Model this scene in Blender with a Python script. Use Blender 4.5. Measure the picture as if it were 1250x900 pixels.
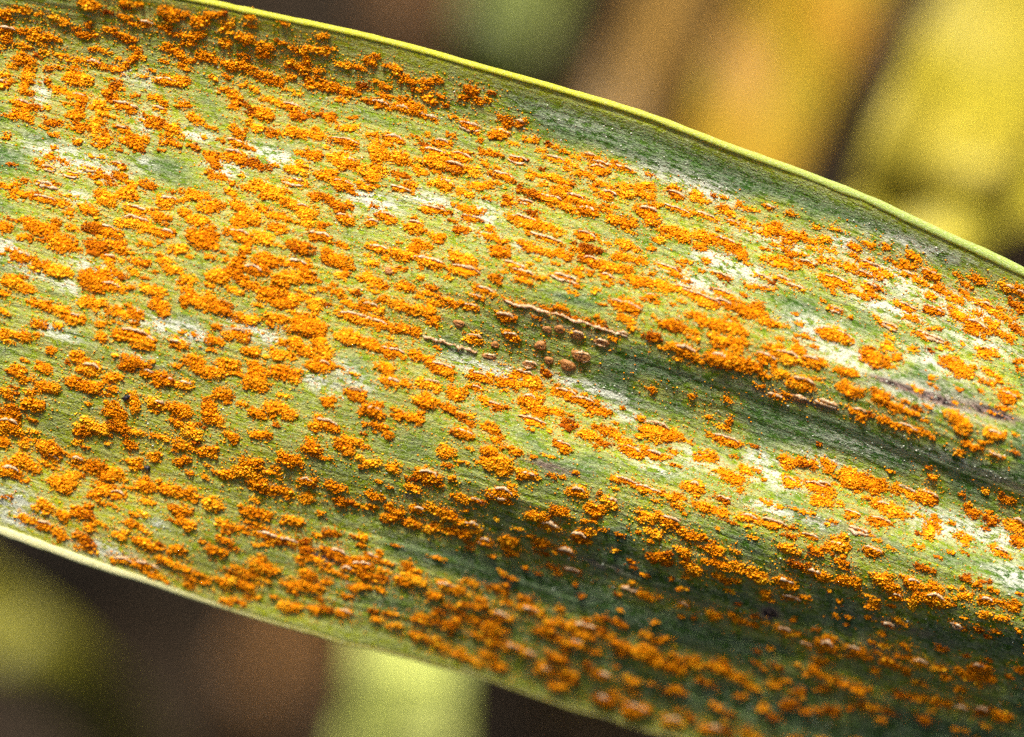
import bpy, math, random
import numpy as np
from mathutils import Vector

random.seed(7)
rng = np.random.default_rng(11)
scene = bpy.context.scene
for o in list(bpy.data.objects):
    bpy.data.objects.remove(o)

# ------------------------------------------------------------------ camera
PX = 0.02e-3            # one photo pixel (1250 wide) in metres on the leaf
D = 0.100               # camera to leaf
H0 = 0.120              # leaf height above the soil
cam_d = bpy.data.cameras.new('camera')
cam = bpy.data.objects.new('camera', cam_d)
scene.collection.objects.link(cam)
cam.location = (0, 0, H0 + D)
cam.rotation_euler = (0, 0, 0)          # looks straight down, +Y is up in the picture
cam_d.sensor_width = 36
cam_d.lens = 36 * D / (1250 * PX)
cam_d.clip_start = 0.005
cam_d.clip_end = 10
cam_d.dof.use_dof = True
cam_d.dof.focus_distance = D - 0.0001
cam_d.dof.aperture_fstop = cam_d.lens / 7.5
scene.camera = cam

# ------------------------------------------------------------------ light
SUN_EL, SUN_AZ = math.radians(38), math.radians(-8)
world = bpy.data.worlds.new('World')
scene.world = world
world.use_nodes = True
wn = world.node_tree
sky = wn.nodes.new('ShaderNodeTexSky')
sky.sky_type = 'NISHITA'
sky.sun_disc = False
sky.dust_density = 7.0
sky.air_density = 0.5
sky.ozone_density = 0.0
sky.sun_elevation = SUN_EL
sky.sun_rotation = SUN_AZ
bg = wn.nodes['Background']
bg.inputs['Strength'].default_value = 0.05
wn.links.new(sky.outputs[0], bg.inputs['Color'])
sun_d = bpy.data.lights.new('sun', 'SUN')
sun_d.energy = 3.4
sun_d.angle = math.radians(8)
sun_d.color = (1.0, 0.97, 0.91)
sun = bpy.data.objects.new('sun', sun_d)
scene.collection.objects.link(sun)
sun.location = (0, 0.2, 0.5)
sdir = Vector((math.sin(SUN_AZ) * math.cos(SUN_EL), math.cos(SUN_AZ) * math.cos(SUN_EL), math.sin(SUN_EL)))
sun.rotation_euler = sdir.to_track_quat('Z', 'Y').to_euler()
vs = scene.view_settings
vs.view_transform = 'Standard'
vs.look = 'None'
vs.exposure = 1.2
vs.gamma = 1.0
scene.cycles.use_denoising = False
scene.cycles.use_adaptive_sampling = True
scene.cycles.adaptive_threshold = 0.03
scene.cycles.max_bounces = 6


# ------------------------------------------------------------------ helpers
def link(o, parent=None):
    scene.collection.objects.link(o)
    if parent:
        o.parent = parent
    return o


def tag(o, label=None, cat=None, group=None, kind=None):
    if label: o['label'] = label
    if cat: o['category'] = cat
    if group: o['group'] = group
    if kind: o['kind'] = kind
    return o


def mesh_np(name, V, F, mat, parent=None, smooth=True, attrs=None, uv=None):
    """V (n,3), F (m,k) with one k -> mesh object"""
    V = np.asarray(V, np.float32); F = np.asarray(F, np.int32)
    me = bpy.data.meshes.new(name)
    k = F.shape[1]
    me.vertices.add(len(V)); me.vertices.foreach_set('co', V.ravel())
    me.loops.add(F.size); me.loops.foreach_set('vertex_index', F.ravel())
    me.polygons.add(len(F))
    me.polygons.foreach_set('loop_start', np.arange(0, F.size, k, dtype=np.int32))
    me.update(calc_edges=True)
    if smooth:
        me.polygons.foreach_set('use_smooth', np.ones(len(F), bool))
    for an, av in (attrs or {}).items():
        a = me.attributes.new(an, 'FLOAT', 'POINT')
        a.data.foreach_set('value', np.asarray(av, np.float32))
    if uv is not None:
        l = me.uv_layers.new(name='leafmap')
        l.data.foreach_set('uv', np.asarray(uv, np.float32)[F.ravel()].ravel())
    me.materials.append(mat)
    o = bpy.data.objects.new(name, me)
    return link(o, parent)


def grid_faces(nu, nv):
    i = np.arange(nu - 1)[:, None] * nv + np.arange(nv - 1)[None, :]
    return np.stack([i, i + 1, i + nv + 1, i + nv], -1).reshape(-1, 4)


def smooth_noise(n, step, seed):
    r = np.random.default_rng(seed)
    k = r.normal(size=n // step + 4)
    x = np.arange(n) / step
    i = x.astype(int); f = x - i; f = f * f * (3 - 2 * f)
    return k[i] * (1 - f) + k[i + 1] * f


class NT:
    """tiny node-tree helper"""
    def __init__(self, name):
        self.m = bpy.data.materials.new(name)
        self.m.use_nodes = True
        self.t = self.m.node_tree
        self.t.nodes.clear()
        self.out = self.t.nodes.new('ShaderNodeOutputMaterial')

    def n(self, typ, **kw):
        nd = self.t.nodes.new(typ)
        for k, v in kw.items():
            setattr(nd, k, v)
        return nd

    def put(self, sock, v):
        if isinstance(v, bpy.types.NodeSocket):
            self.t.links.new(v, sock)
        else:
            sock.default_value = v

    def mix(self, fac, a, b, blend='MIX'):
        nd = self.n('ShaderNodeMix', data_type='RGBA', blend_type=blend)
        self.put(nd.inputs[0], fac)
        for s, v in ((nd.inputs[6], a), (nd.inputs[7], b)):
            self.put(s, v if isinstance(v, bpy.types.NodeSocket) else (*v, 1))
        return nd.outputs[2]

    def math(self, op, a, b=0.0, clamp=False):
        nd = self.n('ShaderNodeMath', operation=op, use_clamp=clamp)
        self.put(nd.inputs[0], a); self.put(nd.inputs[1], b)
        return nd.outputs[0]

    def ramp(self, v, lo, hi):
        nd = self.n('ShaderNodeMapRange', clamp=True, interpolation_type='SMOOTHSTEP')
        self.put(nd.inputs[0], v)
        nd.inputs[1].default_value = lo; nd.inputs[2].default_value = hi
        return nd.outputs[0]

    def noise(self, vec, scale, detail=3.0, rough=0.55):
        nd = self.n('ShaderNodeTexNoise')
        self.put(nd.inputs['Vector'], vec)
        nd.inputs['Scale'].default_value = scale
        nd.inputs['Detail'].default_value = detail
        nd.inputs['Roughness'].default_value = rough
        return nd.outputs[0]

    def mapping(self, vec, sc):
        nd = self.n('ShaderNodeMapping')
        self.put(nd.inputs[0], vec)
        nd.inputs['Scale'].default_value = sc
        return nd.outputs[0]

    def attr(self, name):
        return self.n('ShaderNodeAttribute', attribute_name=name).outputs['Fac']

    def leafy(self, color, rough=0.5, spec=0.3, bump=None, bump_d=0.02e-3, trans=0.0, trans_col=None):
        p = self.n('ShaderNodeBsdfPrincipled')
        self.put(p.inputs['Base Color'], color if isinstance(color, bpy.types.NodeSocket) else (*color, 1))
        self.put(p.inputs['Roughness'], rough)
        p.inputs['Specular IOR Level'].default_value = spec
        nrm = None
        if bump is not None:
            b = self.n('ShaderNodeBump')
            b.inputs['Strength'].default_value = 1.0
            b.inputs['Distance'].default_value = bump_d
            self.put(b.inputs['Height'], bump)
            nrm = b.outputs[0]
            self.put(p.inputs['Normal'], nrm)
        sh = p.outputs[0]
        if trans > 0:
            tr = self.n('ShaderNodeBsdfTranslucent')
            c = trans_col if trans_col is not None else color
            self.put(tr.inputs['Color'], c if isinstance(c, bpy.types.NodeSocket) else (*c, 1))
            mx = self.n('ShaderNodeMixShader')
            mx.inputs[0].default_value = trans
            self.t.links.new(sh, mx.inputs[1]); self.t.links.new(tr.outputs[0], mx.inputs[2])
            sh = mx.outputs[0]
        self.t.links.new(sh, self.out.inputs[0])
        return self.m


# ------------------------------------------------------------------ leaf shape
TOP = np.array([(-700, -200), (-300, -105), (0, -48), (120, -26), (250, 1), (330, 17), (410, 34), (500, 55), (580, 78), (680, 106),
                (750, 126), (830, 153), (890, 179), (950, 199), (1000, 217), (1080, 250), (1140, 279), (1200, 307), (1250, 329),
                (1400, 405), (1700, 560), (2200, 840), (2700, 1130)], float)
BOT = np.array([(-700, 380), (-300, 545), (0, 650), (40, 665), (130, 694), (200, 718), (250, 736), (310, 755), (400, 778), (440, 789),
                (500, 803), (560, 818), (600, 832), (660, 852), (700, 865), (750, 880), (800, 893), (1000, 952), (1250, 1025),
                (1400, 1070), (1700, 1145), (2200, 1235), (2700, 1300)], float)
XS = np.arange(-1500, 2701, 5.0)


def spline(P, xs):
    e = np.interp(xs, P[:, 0], P[:, 1])
    lo = xs < P[0, 0]
    e[lo] = P[0, 1] + (xs[lo] - P[0, 0]) * (P[1, 1] - P[0, 1]) / (P[1, 0] - P[0, 0])
    k = np.exp(-0.5 * (np.arange(-24, 25) / 8.0) ** 2); k /= k.sum()
    ep = np.concatenate([e[0] + (np.arange(-24, 0)) * (e[1] - e[0]), e, e[-1] + np.arange(1, 25) * (e[-1] - e[-2])])
    return np.convolve(ep, k, 'valid')


TOPY = spline(TOP, XS) + smooth_noise(len(XS), 9, 3) * 0.4
BOTY = spline(BOT, XS) + smooth_noise(len(XS), 8, 4) * 1.1
# cross profile of the blade: height in mm for t = 0 (upper edge) .. 1 (lower edge)
TT = np.linspace(-0.05, 1.05, 441)
PROF = [
    (0.00, [(0, 1.1), (.06, .55), (.12, .10), (.17, -.1), (.3, .08), (.5, .50), (.62, .52), (.75, .2), (.84, -.25), (.92, -.35), (1, -.7)]),
    (0.34, [(0, .75), (.04, .35), (.10, -.10), (.14, -.15), (.25, .10), (.42, .55), (.58, .55), (.70, .25), (.81, -.60), (.87, -.85), (1, -1.7)]),
    (0.55, [(0, .40), (.03, .08), (.09, -.15), (.2, .2), (.335, .74), (.38, .54), (.47, -.18), (.52, -.12), (.61, .35), (.68, .1), (.79, -1.25), (.9, -2.4), (1, -3.5)]),
    (1.00, [(0, .30), (.025, .25), (.06, -.05), (.1, .0), (.3, .90), (.34, .80), (.45, -.25), (.5, -.12), (.57, .38), (.63, .1), (.8, -2.0), (.9, -3.2), (1, -4.3)]),
]
_k = np.exp(-0.5 * (np.arange(-20, 21) / 7.0) ** 2); _k /= _k.sum()
PTAB = []
for r_, kn in PROF:
    kn = np.array(kn)
    v = np.interp(TT, kn[:, 0], kn[:, 1])
    v[TT < 0] = kn[0, 1]; v[TT > 1] = kn[-1, 1]
    v = np.convolve(np.pad(v, 20, mode='edge'), _k, 'valid')
    PTAB.append(v)
PR = np.array([p[0] for p in PROF])
PTAB = np.array(PTAB)


def edges(x):
    return np.interp(x, XS, TOPY), np.interp(x, XS, BOTY)


def height(x, t):
    """mm above the mean leaf plane"""
    r = np.clip(x / 1250.0, 0, 1)
    j = np.clip(np.searchsorted(PR, r, side='right') - 1, 0, len(PR) - 2)
    f = (r - PR[j]) / (PR[j + 1] - PR[j]); f = np.clip(f, 0, 1); f = f * f * (3 - 2 * f)
    u = np.clip((t + 0.05) / 1.1, 0, 1) * (len(TT) - 1)
    i = np.minimum(u.astype(int), len(TT) - 2); g = u - i
    a = PTAB[j, i] * (1 - g) + PTAB[j, i + 1] * g
    b = PTAB[j + 1, i] * (1 - g) + PTAB[j + 1, i + 1] * g
    w = a * (1 - f) + b * f
    # parallel veins
    nv = t * 46 + 0.5 * np.sin(x / 260.0) + 0.9 * np.sin(t * 31) + 0.6 * np.sin(t * 73 + 1)
    amp = 0.55 + 0.45 * np.sin(t * 23 + x / 170.0) * np.sin(t * 11 + 2 - x / 320.0)
    w = w + 0.013 * amp * np.cos(nv * 2 * np.pi) + 0.018 * np.cos(nv * 2 * np.pi / 4.3 + 1.0) * np.clip(r * 1.4, 0.3, 1)
    # gentle unevenness along the blade
    w = w + 0.05 * np.sin(x / 95.0 + 5 * t) * np.sin(9 * t + x / 300.0) + 0.03 * np.sin(x / 41.0 + 17 * t)
    # the ends arch down out of sight
    w = w - np.clip(-100 - x, 0, None) ** 2 * 1.4e-5 - np.clip(x - 1400, 0, None) ** 2 * 1.0e-5
    return w


def leaf_pt(x, y):
    """photo pixel on the blade -> world metres"""
    x = np.asarray(x, float); y = np.asarray(y, float)
    a, b = edges(x)
    t = (y - a) / (b - a)
    w = height(x, t) * 1e-3
    s = PX * (D - w) / D
    return np.stack([(x - 625) * s, (450 - y) * s, H0 + w], -1)


def leaf_frame(x, y):
    """unit vectors along the veins, across (towards the upper edge) and outward"""
    a0, b0 = edges(x - 6); a1, b1 = edges(x + 6); a, b = edges(x)
    t = (y - a) / (b - a)
    p0 = leaf_pt(x - 6, a0 + t * (b0 - a0)); p1 = leaf_pt(x + 6, a1 + t * (b1 - a1))
    q0 = leaf_pt(x, y + 8); q1 = leaf_pt(x, y - 8)
    e1 = (p1 - p0) / np.linalg.norm(p1 - p0)
    c = (q1 - q0); n = np.cross(e1, c); n /= np.linalg.norm(n)
    return e1, np.cross(n, e1), n


# ------------------------------------------------------------------ pustules read off the photograph
# x y length width [kinds]: f torn skin above, r torn skin on both sides, b closed brown blister, d dark,
# v upright, u tilted up, p mostly pale torn skin
DATA = """
3 16 12 10;28 14 18 9;48 17 10 7;64 20 12 8;80 26 10 8;105 5 22 10;118 10 10 6;152 4 16 10;168 5 14 9;152 20 16 9;178 28 20 6
208 18 22 16;226 18 10 8;200 34 20 9;243 27 14 14;8 36 26 10;8 47 12 10;43 42 16 14;60 45 12 12;72 50 10 8;97 42 16 10;114 44 12 8
134 36 14 8;150 43 20 12;160 46 14 6;229 45 14 8;242 44 12 10;234 52 12 8;28 55 22 6;30 73 22 12;13 81 8 6;35 84 14 10;57 64 10 6
75 67 18 7;95 74 22 7;115 77 28 7 f;60 83 10 7;72 82 6 5;95 95 30 16;165 68 22 10 u;152 80 14 9 u;145 86 14 8;212 62 26 12;222 69 12 8
222 80 8 6;246 68 12 10;5 92 16 8;3 103 16 9 f;34 92 14 12;31 104 16 12 v;33 114 14 8;75 111 36 11;95 118 22 8;102 123 16 14 v
140 107 26 13 u;130 114 12 8;206 101 34 13 f;222 100 14 12;187 119 20 9;194 133 18 8 f;225 129 22 9;150 130 34 12 f;120 133 22 13
25 127 28 10;42 131 12 10;28 143 28 13;58 132 7 5;65 150 22 11;92 141 24 11;100 155 26 12;113 158 16 14 v;123 150 10 8;190 150 22 11
212 160 22 12;240 145 16 12;150 158 20 12 f;165 170 34 16;128 171 20 14;210 175 28 11;235 178 12 8;10 167 9 7;95 175 10 8
268 17 14 8;277 33 15 12;300 47 18 12;305 22 14 8;347 29 14 6;255 20 12 10;325 58 20 16 u;322 68 18 10;393 44 14 8;360 60 16 10
384 60 40 10;374 70 18 10 v;370 82 24 10;388 86 16 8;352 76 10 7;275 56 9 6;252 70 14 10;263 75 8 6;282 80 22 11;298 80 16 14 v
322 90 16 9;338 98 22 10;356 95 10 7;382 105 14 8;375 95 8 5;273 110 10 9;284 113 12 8;286 122 20 9 v;296 104 10 8;287 130 14 8
403 108 30 12;420 112 22 10;434 114 12 6;415 122 10 6;436 82 24 10;452 76 14 9;444 105 16 9 d;470 107 12 9;482 84 12 12;497 98 14 10
465 127 28 12;492 134 26 12;332 123 30 10;322 138 26 16;308 136 14 10;355 130 22 10;367 142 28 14;400 143 22 13;312 155 26 12
330 163 18 10;290 160 18 14;288 175 24 10;358 160 24 12;385 168 26 12;420 174 34 10 f;425 156 28 10;452 164 18 8;480 170 34 11
516 100 24 8;533 98 12 8;573 112 14 12 d;566 119 16 6 d;584 124 10 7 d;600 114 8 6 d;525 121 14 9;505 133 16 16;522 143 28 8 f
545 129 8 5 d;574 154 29 11 r;611 164 27 12 f;635 150 14 9 f;612 143 16 6 d;647 172 16 11;672 176 10 6 d;540 175 24 9;520 178 22 8
62 192 16 10;58 206 22 8 r;88 213 20 7 r;107 206 18 7 r;56 226 28 8 rp;30 221 14 5 d;145 201 16 7 f;128 216 16 12;145 217 16 11
157 233 22 14;183 228 18 13;5 228 20 8;25 236 30 10;52 244 34 10 f;75 248 24 9;85 260 12 10;128 244 20 18;110 257 24 14;165 257 30 12 f
203 246 24 14;238 239 34 14;198 265 22 14;165 273 40 18 f;190 284 26 10;205 286 18 12;5 277 16 14;45 276 30 16;66 275 12 12
32 289 20 11;90 278 14 9;113 277 18 14;132 282 22 14;237 268 34 14;225 258 12 8;245 290 22 18;76 298 28 18;141 298 20 14;148 306 14 10
115 307 26 22;132 317 20 12;178 298 20 10;25 315 24 14 f;48 323 26 12;73 330 30 16;170 321 26 12;163 332 16 8;200 317 14 12
217 307 16 14;143 335 22 12;115 341 22 20;140 350 40 12 f;212 331 22 12;228 342 16 12;22 347 40 16;5 358 18 8;185 354 30 14;232 357 26 10
258 194 26 20;285 190 26 16;310 201 38 11;268 217 34 10;362 206 28 13;360 222 26 11 r;318 229 28 15;282 236 20 11;335 238 30 18
382 190 26 14;412 195 22 16;425 198 22 12;462 190 22 18 v;488 193 24 14;395 214 18 12;453 213 22 18;418 226 26 14 f;445 228 20 9
493 215 26 12;490 232 28 8 f;408 247 44 12;385 240 16 10;370 255 26 12 f;355 250 14 12;375 262 20 14;258 255 20 18;290 252 26 12
300 268 30 18;340 264 36 12;320 255 14 10;420 267 25 13 f;455 272 20 10;470 265 24 12 f;373 275 18 10;392 273 14 12;290 287 28 14
320 291 22 14;252 285 14 12;258 298 24 14;343 281 16 10;388 290 28 14;365 303 26 18;298 306 18 16 v;410 315 36 18;420 300 16 8
463 304 32 10 f;490 310 26 13;470 315 14 8;455 320 12 8;325 320 26 18;290 322 22 14;310 332 26 16;360 322 34 12 f;375 325 20 9
265 334 22 18;280 330 12 9;415 335 16 12;350 342 30 16;375 338 16 12;450 340 24 13;468 350 20 10;475 331 14 10 b;493 350 20 12
300 345 22 14;285 355 22 10;330 355 34 14;395 353 18 8;410 356 18 8;435 357 12 6
530 186 36 9;565 192 26 10;595 187 20 10;632 195 25 9 r;593 200 14 6;531 198 24 16;555 204 26 14;575 209 20 12;515 211 18 12
543 227 22 15;588 226 36 12;565 235 18 9;615 216 34 11 f;678 195 32 9 f;697 200 16 7;720 190 22 7 f;738 200 26 5 f;655 214 26 10
678 217 18 10;690 223 20 8;713 213 32 8;730 207 24 11;735 225 22 8;648 236 34 12;670 243 26 12;685 249 18 10;685 234 22 12
700 243 26 12;715 258 28 14;640 247 18 6 r;618 245 16 8 d;650 259 18 8 d;740 238 20 12;741 255 12 8;748 268 14 12;570 256 36 14
530 257 34 10;505 275 22 12 f;575 268 30 8 f;562 280 18 10;640 270 46 12;665 277 44 14;600 290 46 9;533 290 18 13;512 300 24 12
505 308 14 10;665 292 45 6 f;650 303 40 12;610 308 28 14;685 312 24 12;715 288 22 12;718 303 36 12;525 320 36 14 f;565 315 33 13
567 331 37 15 f;630 325 30 8;637 334 34 8 f;640 343 26 10;605 340 18 12;690 340 40 10 r;720 320 30 12 f;740 325 28 12;705 332 20 8
740 340 18 10;525 350 14 6 d;525 358 24 8;590 355 26 9 f
760 206 28 6 f;790 226 22 14;760 238 28 12;790 240 16 10;790 262 26 22;762 273 24 12;825 238 24 8;850 237 12 8;855 245 24 10
820 228 12 6;890 259 16 11;905 252 20 6;938 253 14 5 f;965 261 14 6;828 256 34 6 f;860 264 40 7 f;895 273 24 6 f;910 278 18 6
820 284 45 12;805 293 10 8;860 290 36 12;885 297 40 12;900 308 36 14;855 299 16 8;945 280 22 12;960 288 30 10;980 290 34 10
935 284 14 8;765 300 32 12;765 316 34 12;785 320 20 8;760 328 22 10;815 328 40 7 f;830 322 12 4;880 337 28 6 fp;955 322 34 14
965 310 24 8;985 322 26 8 f;780 345 40 14;810 350 36 12;840 355 40 10;880 358 30 8;930 338 26 5 p;955 342 26 6 p;970 350 24 5 p;935 352 24 6 f
1005 292 12 10;1020 280 16 6;1060 298 20 10;1082 302 12 8;1043 300 14 8 d;1043 312 10 6;1012 305 20 6;1005 318 16 8;1020 319 12 6
1115 313 18 10;1035 326 28 6;1060 325 40 8;1080 333 24 7;1105 325 20 12;1110 335 20 9;1135 334 24 12 f;1125 345 26 8;1020 345 38 14
1055 335 18 8;1060 352 20 12;1045 358 26 8;1195 340 26 9;1180 346 16 6;1230 352 22 9;1245 358 18 8;1150 355 22 9;1178 357 20 8
53 372 30 14;80 382 28 12;92 388 22 12 f;114 370 28 16;148 382 28 14;165 384 16 14;195 375 18 18;235 367 30 14;125 395 16 10
48 395 16 12;5 380 14 10;25 410 30 12;3 406 12 10;165 410 44 18 f;182 415 18 10;125 415 16 8;62 427 12 10;217 420 18 14;97 436 22 12
110 450 24 16;165 445 32 16;180 455 20 10;138 460 26 14;90 465 16 12;112 470 26 16;200 465 22 14 f;225 470 18 13 f;245 450 22 12
238 436 14 8;18 455 24 14;32 463 16 10;50 450 18 14;57 475 28 16;10 480 20 10;43 493 24 16;15 502 22 16;12 520 30 22;5 535 16 10
192 493 22 13 f;220 503 22 16;215 516 14 10;235 530 18 14;165 490 16 14 v;140 505 24 18;115 520 36 16;100 527 14 14;145 523 24 14
165 528 18 12;200 535 16 8;252 368 18 14 v;272 378 22 18;302 390 26 16;325 365 22 10;345 371 28 14;365 365 20 12;382 375 20 18
343 390 16 12;330 396 10 5;333 385 10 8;265 400 16 8;289 407 24 16;263 417 20 11;306 428 18 13;376 398 38 24;362 415 18 12
392 415 20 18;345 420 18 9;362 420 22 12;395 430 18 14;375 428 20 12;340 432 22 12;424 370 24 14;453 376 26 14 f;465 366 14 10
485 373 22 14;430 387 40 12 f;460 395 34 14 f;490 402 24 12;425 412 26 16;455 424 36 16;480 430 34 12;472 447 20 18;278 445 24 14
261 455 20 14;315 450 20 16;345 455 28 16;357 460 16 12;385 447 18 14;396 447 20 16;312 470 28 16;274 484 22 14;476 467 26 13 f
495 468 14 10;432 480 26 16;402 489 18 14;257 502 22 18 v;265 512 12 9;313 505 24 12;342 500 34 18;397 518 34 16 f;454 503 26 16 f
488 508 20 14;283 532 22 14;318 530 22 14;468 525 26 12;428 536 26 10;380 538 14 6
505 378 14 14;525 375 20 14 v;528 388 22 12;550 369 32 11;575 374 18 8;512 362 12 8;560 395 16 9 b;582 362 24 6;617 388 22 16
580 412 18 13;624 410 20 13 f;505 405 12 12;604 421 11 9 b;660 422 16 12 b;670 378 34 6 d;700 388 40 6 d;730 398 36 6 d;634 373 24 8 d
597 435 20 7 bp;646 445 18 9 br;668 402 14 8 b;683 402 14 10 b;705 409 16 12 bf;735 418 22 8 br;709 435 26 14 br;693 446 22 13 b
670 440 12 10 b;668 456 18 10 d;512 435 30 12;537 450 30 14 f;585 460 28 12 f;640 458 36 12 f;650 470 30 14;620 468 26 14;690 480 30 12 f
710 490 44 10 f;730 503 30 12;580 475 22 8 f;605 495 24 8 f;525 470 26 14;555 482 26 16;520 490 30 14;548 500 34 12;590 487 14 9
645 490 22 18;655 500 30 12;650 515 36 10 f;680 505 20 10;505 512 22 12;565 530 28 12;570 515 18 10;600 525 24 12;605 538 20 8
690 520 18 14;718 530 30 12;740 525 20 14
765 375 38 16;765 390 20 10;795 362 18 8;760 407 16 6 br;855 365 50 12;880 370 36 10 f;855 390 36 10;885 397 34 14;915 380 40 18
945 396 36 11;820 398 28 14;843 405 20 8;797 412 14 12;835 428 40 16 f;845 435 28 8;882 415 28 14;900 403 24 12;880 438 28 20
898 425 16 14 v;908 418 14 8;915 447 40 16;935 437 28 14;955 455 30 10;960 435 32 14;950 425 30 10;975 425 16 10;990 440 22 14
980 468 36 16 f;795 475 14 8;845 484 8 7;888 487 9 7;948 483 20 5 p;975 486 24 8 bp;800 525 40 20;825 530 16 14;889 518 18 7 v
885 537 50 10 f;755 530 10 10;865 508 8 4
1064 361 22 8;1020 378 22 7 r;1105 376 28 10;1112 388 26 9;1140 380 30 10 f;1135 362 16 8;1165 366 24 8;1172 385 34 14;1190 400 34 16
1210 395 18 10;1225 408 22 12;1240 400 16 10;1240 372 20 12;1205 375 26 10;1230 388 20 8;1086 399 22 8 r;1018 410 44 16;1125 407 18 5 f
1140 413 44 6 rp;1067 435 30 18;1085 425 20 11;1095 437 12 12;1202 431 26 12 f;1245 440 10 8;1168 450 36 18;1210 457 28 8;1205 468 24 6 d
1005 442 14 10;1035 455 26 10;1037 475 30 16;1232 487 26 16;1225 500 14 8;1072 485 22 14;1090 495 30 12;1110 503 28 8;1047 503 20 10
1010 492 28 5 rp;1080 513 24 8 d;1172 512 34 16;1214 530 20 14;1110 523 30 8;1130 530 24 7
5 543 14 8;28 543 14 10;58 550 24 18;65 560 18 12;32 566 28 16;12 575 22 18;78 588 26 20;88 582 12 10;95 563 18 12;120 573 30 20
140 580 28 18;115 605 18 12;130 600 20 16;145 605 20 14;160 545 14 12;166 565 20 14;190 557 15 12;222 563 16 12;222 545 20 14
177 590 20 16;205 597 32 14;230 602 28 12;180 612 18 8;55 618 22 14;30 633 26 9;52 640 22 11 f;80 628 22 14;103 627 20 15
110 643 14 10;75 656 18 13;103 658 24 16;220 625 26 14;228 638 20 14;160 640 14 9;147 654 18 12;175 660 24 14;192 668 16 8
215 671 24 12;150 685 28 8;175 690 40 8 f;190 703 36 8;205 685 30 9;220 693 24 8;235 705 16 8
258 550 20 16;308 565 20 14;278 580 22 13;300 575 22 18;315 590 26 16;330 577 24 10;352 560 26 16;380 550 22 14;258 612 24 14
313 626 40 14;345 600 22 14;375 588 22 12 f;376 606 18 12;357 637 22 12;420 547 22 14;450 565 26 14;412 596 26 14;420 614 38 10
455 605 18 10;480 570 20 10;405 650 20 10 d;295 645 18 7;325 654 32 10 f;352 661 36 9 f;370 665 16 10;445 655 12 10;275 659 22 10
263 674 18 13;385 683 24 12;410 675 22 12 df;440 690 30 12;455 680 18 8 f;425 695 18 8;325 695 40 14;305 700 18 8;272 711 22 12
375 700 18 10;360 714 40 8;300 715 18 8;440 715 26 8;465 705 20 10;490 710 18 12;482 630 22 18;475 618 16 10
546 550 20 16;600 548 20 14;603 567 30 20;632 552 18 9;645 581 24 14 f;522 582 34 20;552 583 8 7;505 595 20 10;612 602 30 16 r
583 612 24 8 f;560 610 22 10;535 625 30 14;510 622 18 10;550 628 24 14;530 645 18 12;560 650 30 12;575 640 22 10;505 638 16 12
591 661 18 10 r;625 660 18 14;622 672 22 10;660 668 16 9 d;705 602 26 16;728 622 22 14;745 613 18 12;655 630 22 14;685 627 20 14
672 643 24 12;709 655 26 16 f;688 673 28 8 dp;675 692 20 6 d;700 696 24 6 dp;505 705 26 14;545 715 24 10;685 545 20 12;735 542 24 10
768 550 34 14;795 556 20 12;822 553 12 8;865 560 24 14;885 578 36 12;895 585 24 12;910 572 14 12;905 598 10 8;845 595 18 18
765 588 40 10 f;790 598 36 9 f;815 605 20 9;830 608 18 10;882 610 22 8 df;860 620 28 11;878 625 22 10;935 613 14 6;790 628 28 12
815 635 26 12;845 655 32 14;915 633 28 12;945 640 38 12 f;988 655 26 9 f;963 563 24 12;985 565 22 12;965 590 24 14;995 595 28 14
998 612 14 10;800 650 22 10;877 670 20 14;878 687 26 12;900 692 18 10;835 672 18 10;805 680 28 16;845 695 22 12;880 705 24 10
925 702 22 14;960 672 24 14;975 690 24 12;995 672 20 12;960 712 24 12;995 700 18 10;770 720 28 6 p
1010 568 16 14;1035 583 22 18;1062 590 32 20;1005 595 26 16;1002 612 16 14;1105 600 36 12 f;1130 607 28 16;1185 545 30 8;1215 556 20 8
1138 584 12 8;1075 618 22 12 f;1095 625 22 14;1075 638 32 10 f;1040 628 20 12;1050 648 30 8 rp;1137 645 22 18 v;1185 625 20 12 d
1210 636 16 8 d;1232 610 22 10 d;1240 640 20 16 f;1245 660 20 14;1177 660 16 14;1220 675 28 8 f;1022 667 24 14 f;1065 673 26 12
1028 686 20 10;1120 668 14 8;1130 694 22 9 d;1005 703 14 12;1037 710 28 14;1078 708 28 20;1115 712 22 14;1140 718 24 10;1180 706 14 9 d;1200 710 14 8 d
530 727 22 10;560 722 30 8;517 754 18 9;560 755 12 8;549 765 12 10;587 740 16 10;620 735 14 7;612 752 26 10;650 745 26 10;583 775 18 8
670 760 18 10;665 770 14 10;700 770 40 14;715 765 26 8 f;740 777 24 8;705 785 24 10;515 778 28 10;535 790 16 10;555 798 20 10
575 805 20 8;605 785 20 10;628 790 26 8;645 798 18 8;610 815 20 10;680 806 14 9;665 818 18 10;680 838 26 12;735 825 22 8 f;738 855 22 14
790 728 28 8;835 738 20 8 f;873 750 16 10;898 755 24 8;918 762 18 8;958 770 28 9 f;985 787 20 8;970 730 32 8 f;935 725 14 10
790 800 34 20;825 802 20 8;820 815 30 14;850 812 18 10;880 815 26 14;905 825 14 7;948 815 16 8;945 837 18 8;995 820 18 12
775 865 28 16;820 880 26 12;870 890 28 10;915 897 26 8
1065 737 18 12;1095 728 18 12;1115 733 16 14 v;1142 732 32 18;1177 727 18 10;1205 735 18 12;1233 740 28 10;1203 750 12 7;1225 754 18 8
1085 763 20 6 dp;1100 760 16 5;1170 764 22 6 rp;1195 770 16 6 d;1008 790 24 18;1040 792 22 8;1050 800 24 10;1080 788 18 8;1105 790 14 6
1085 810 26 10;1120 810 24 12;1145 815 20 8;1180 825 34 16;1195 815 24 12;1205 828 24 10;1175 842 16 6;1245 817 14 8;1010 828 20 12
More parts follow.
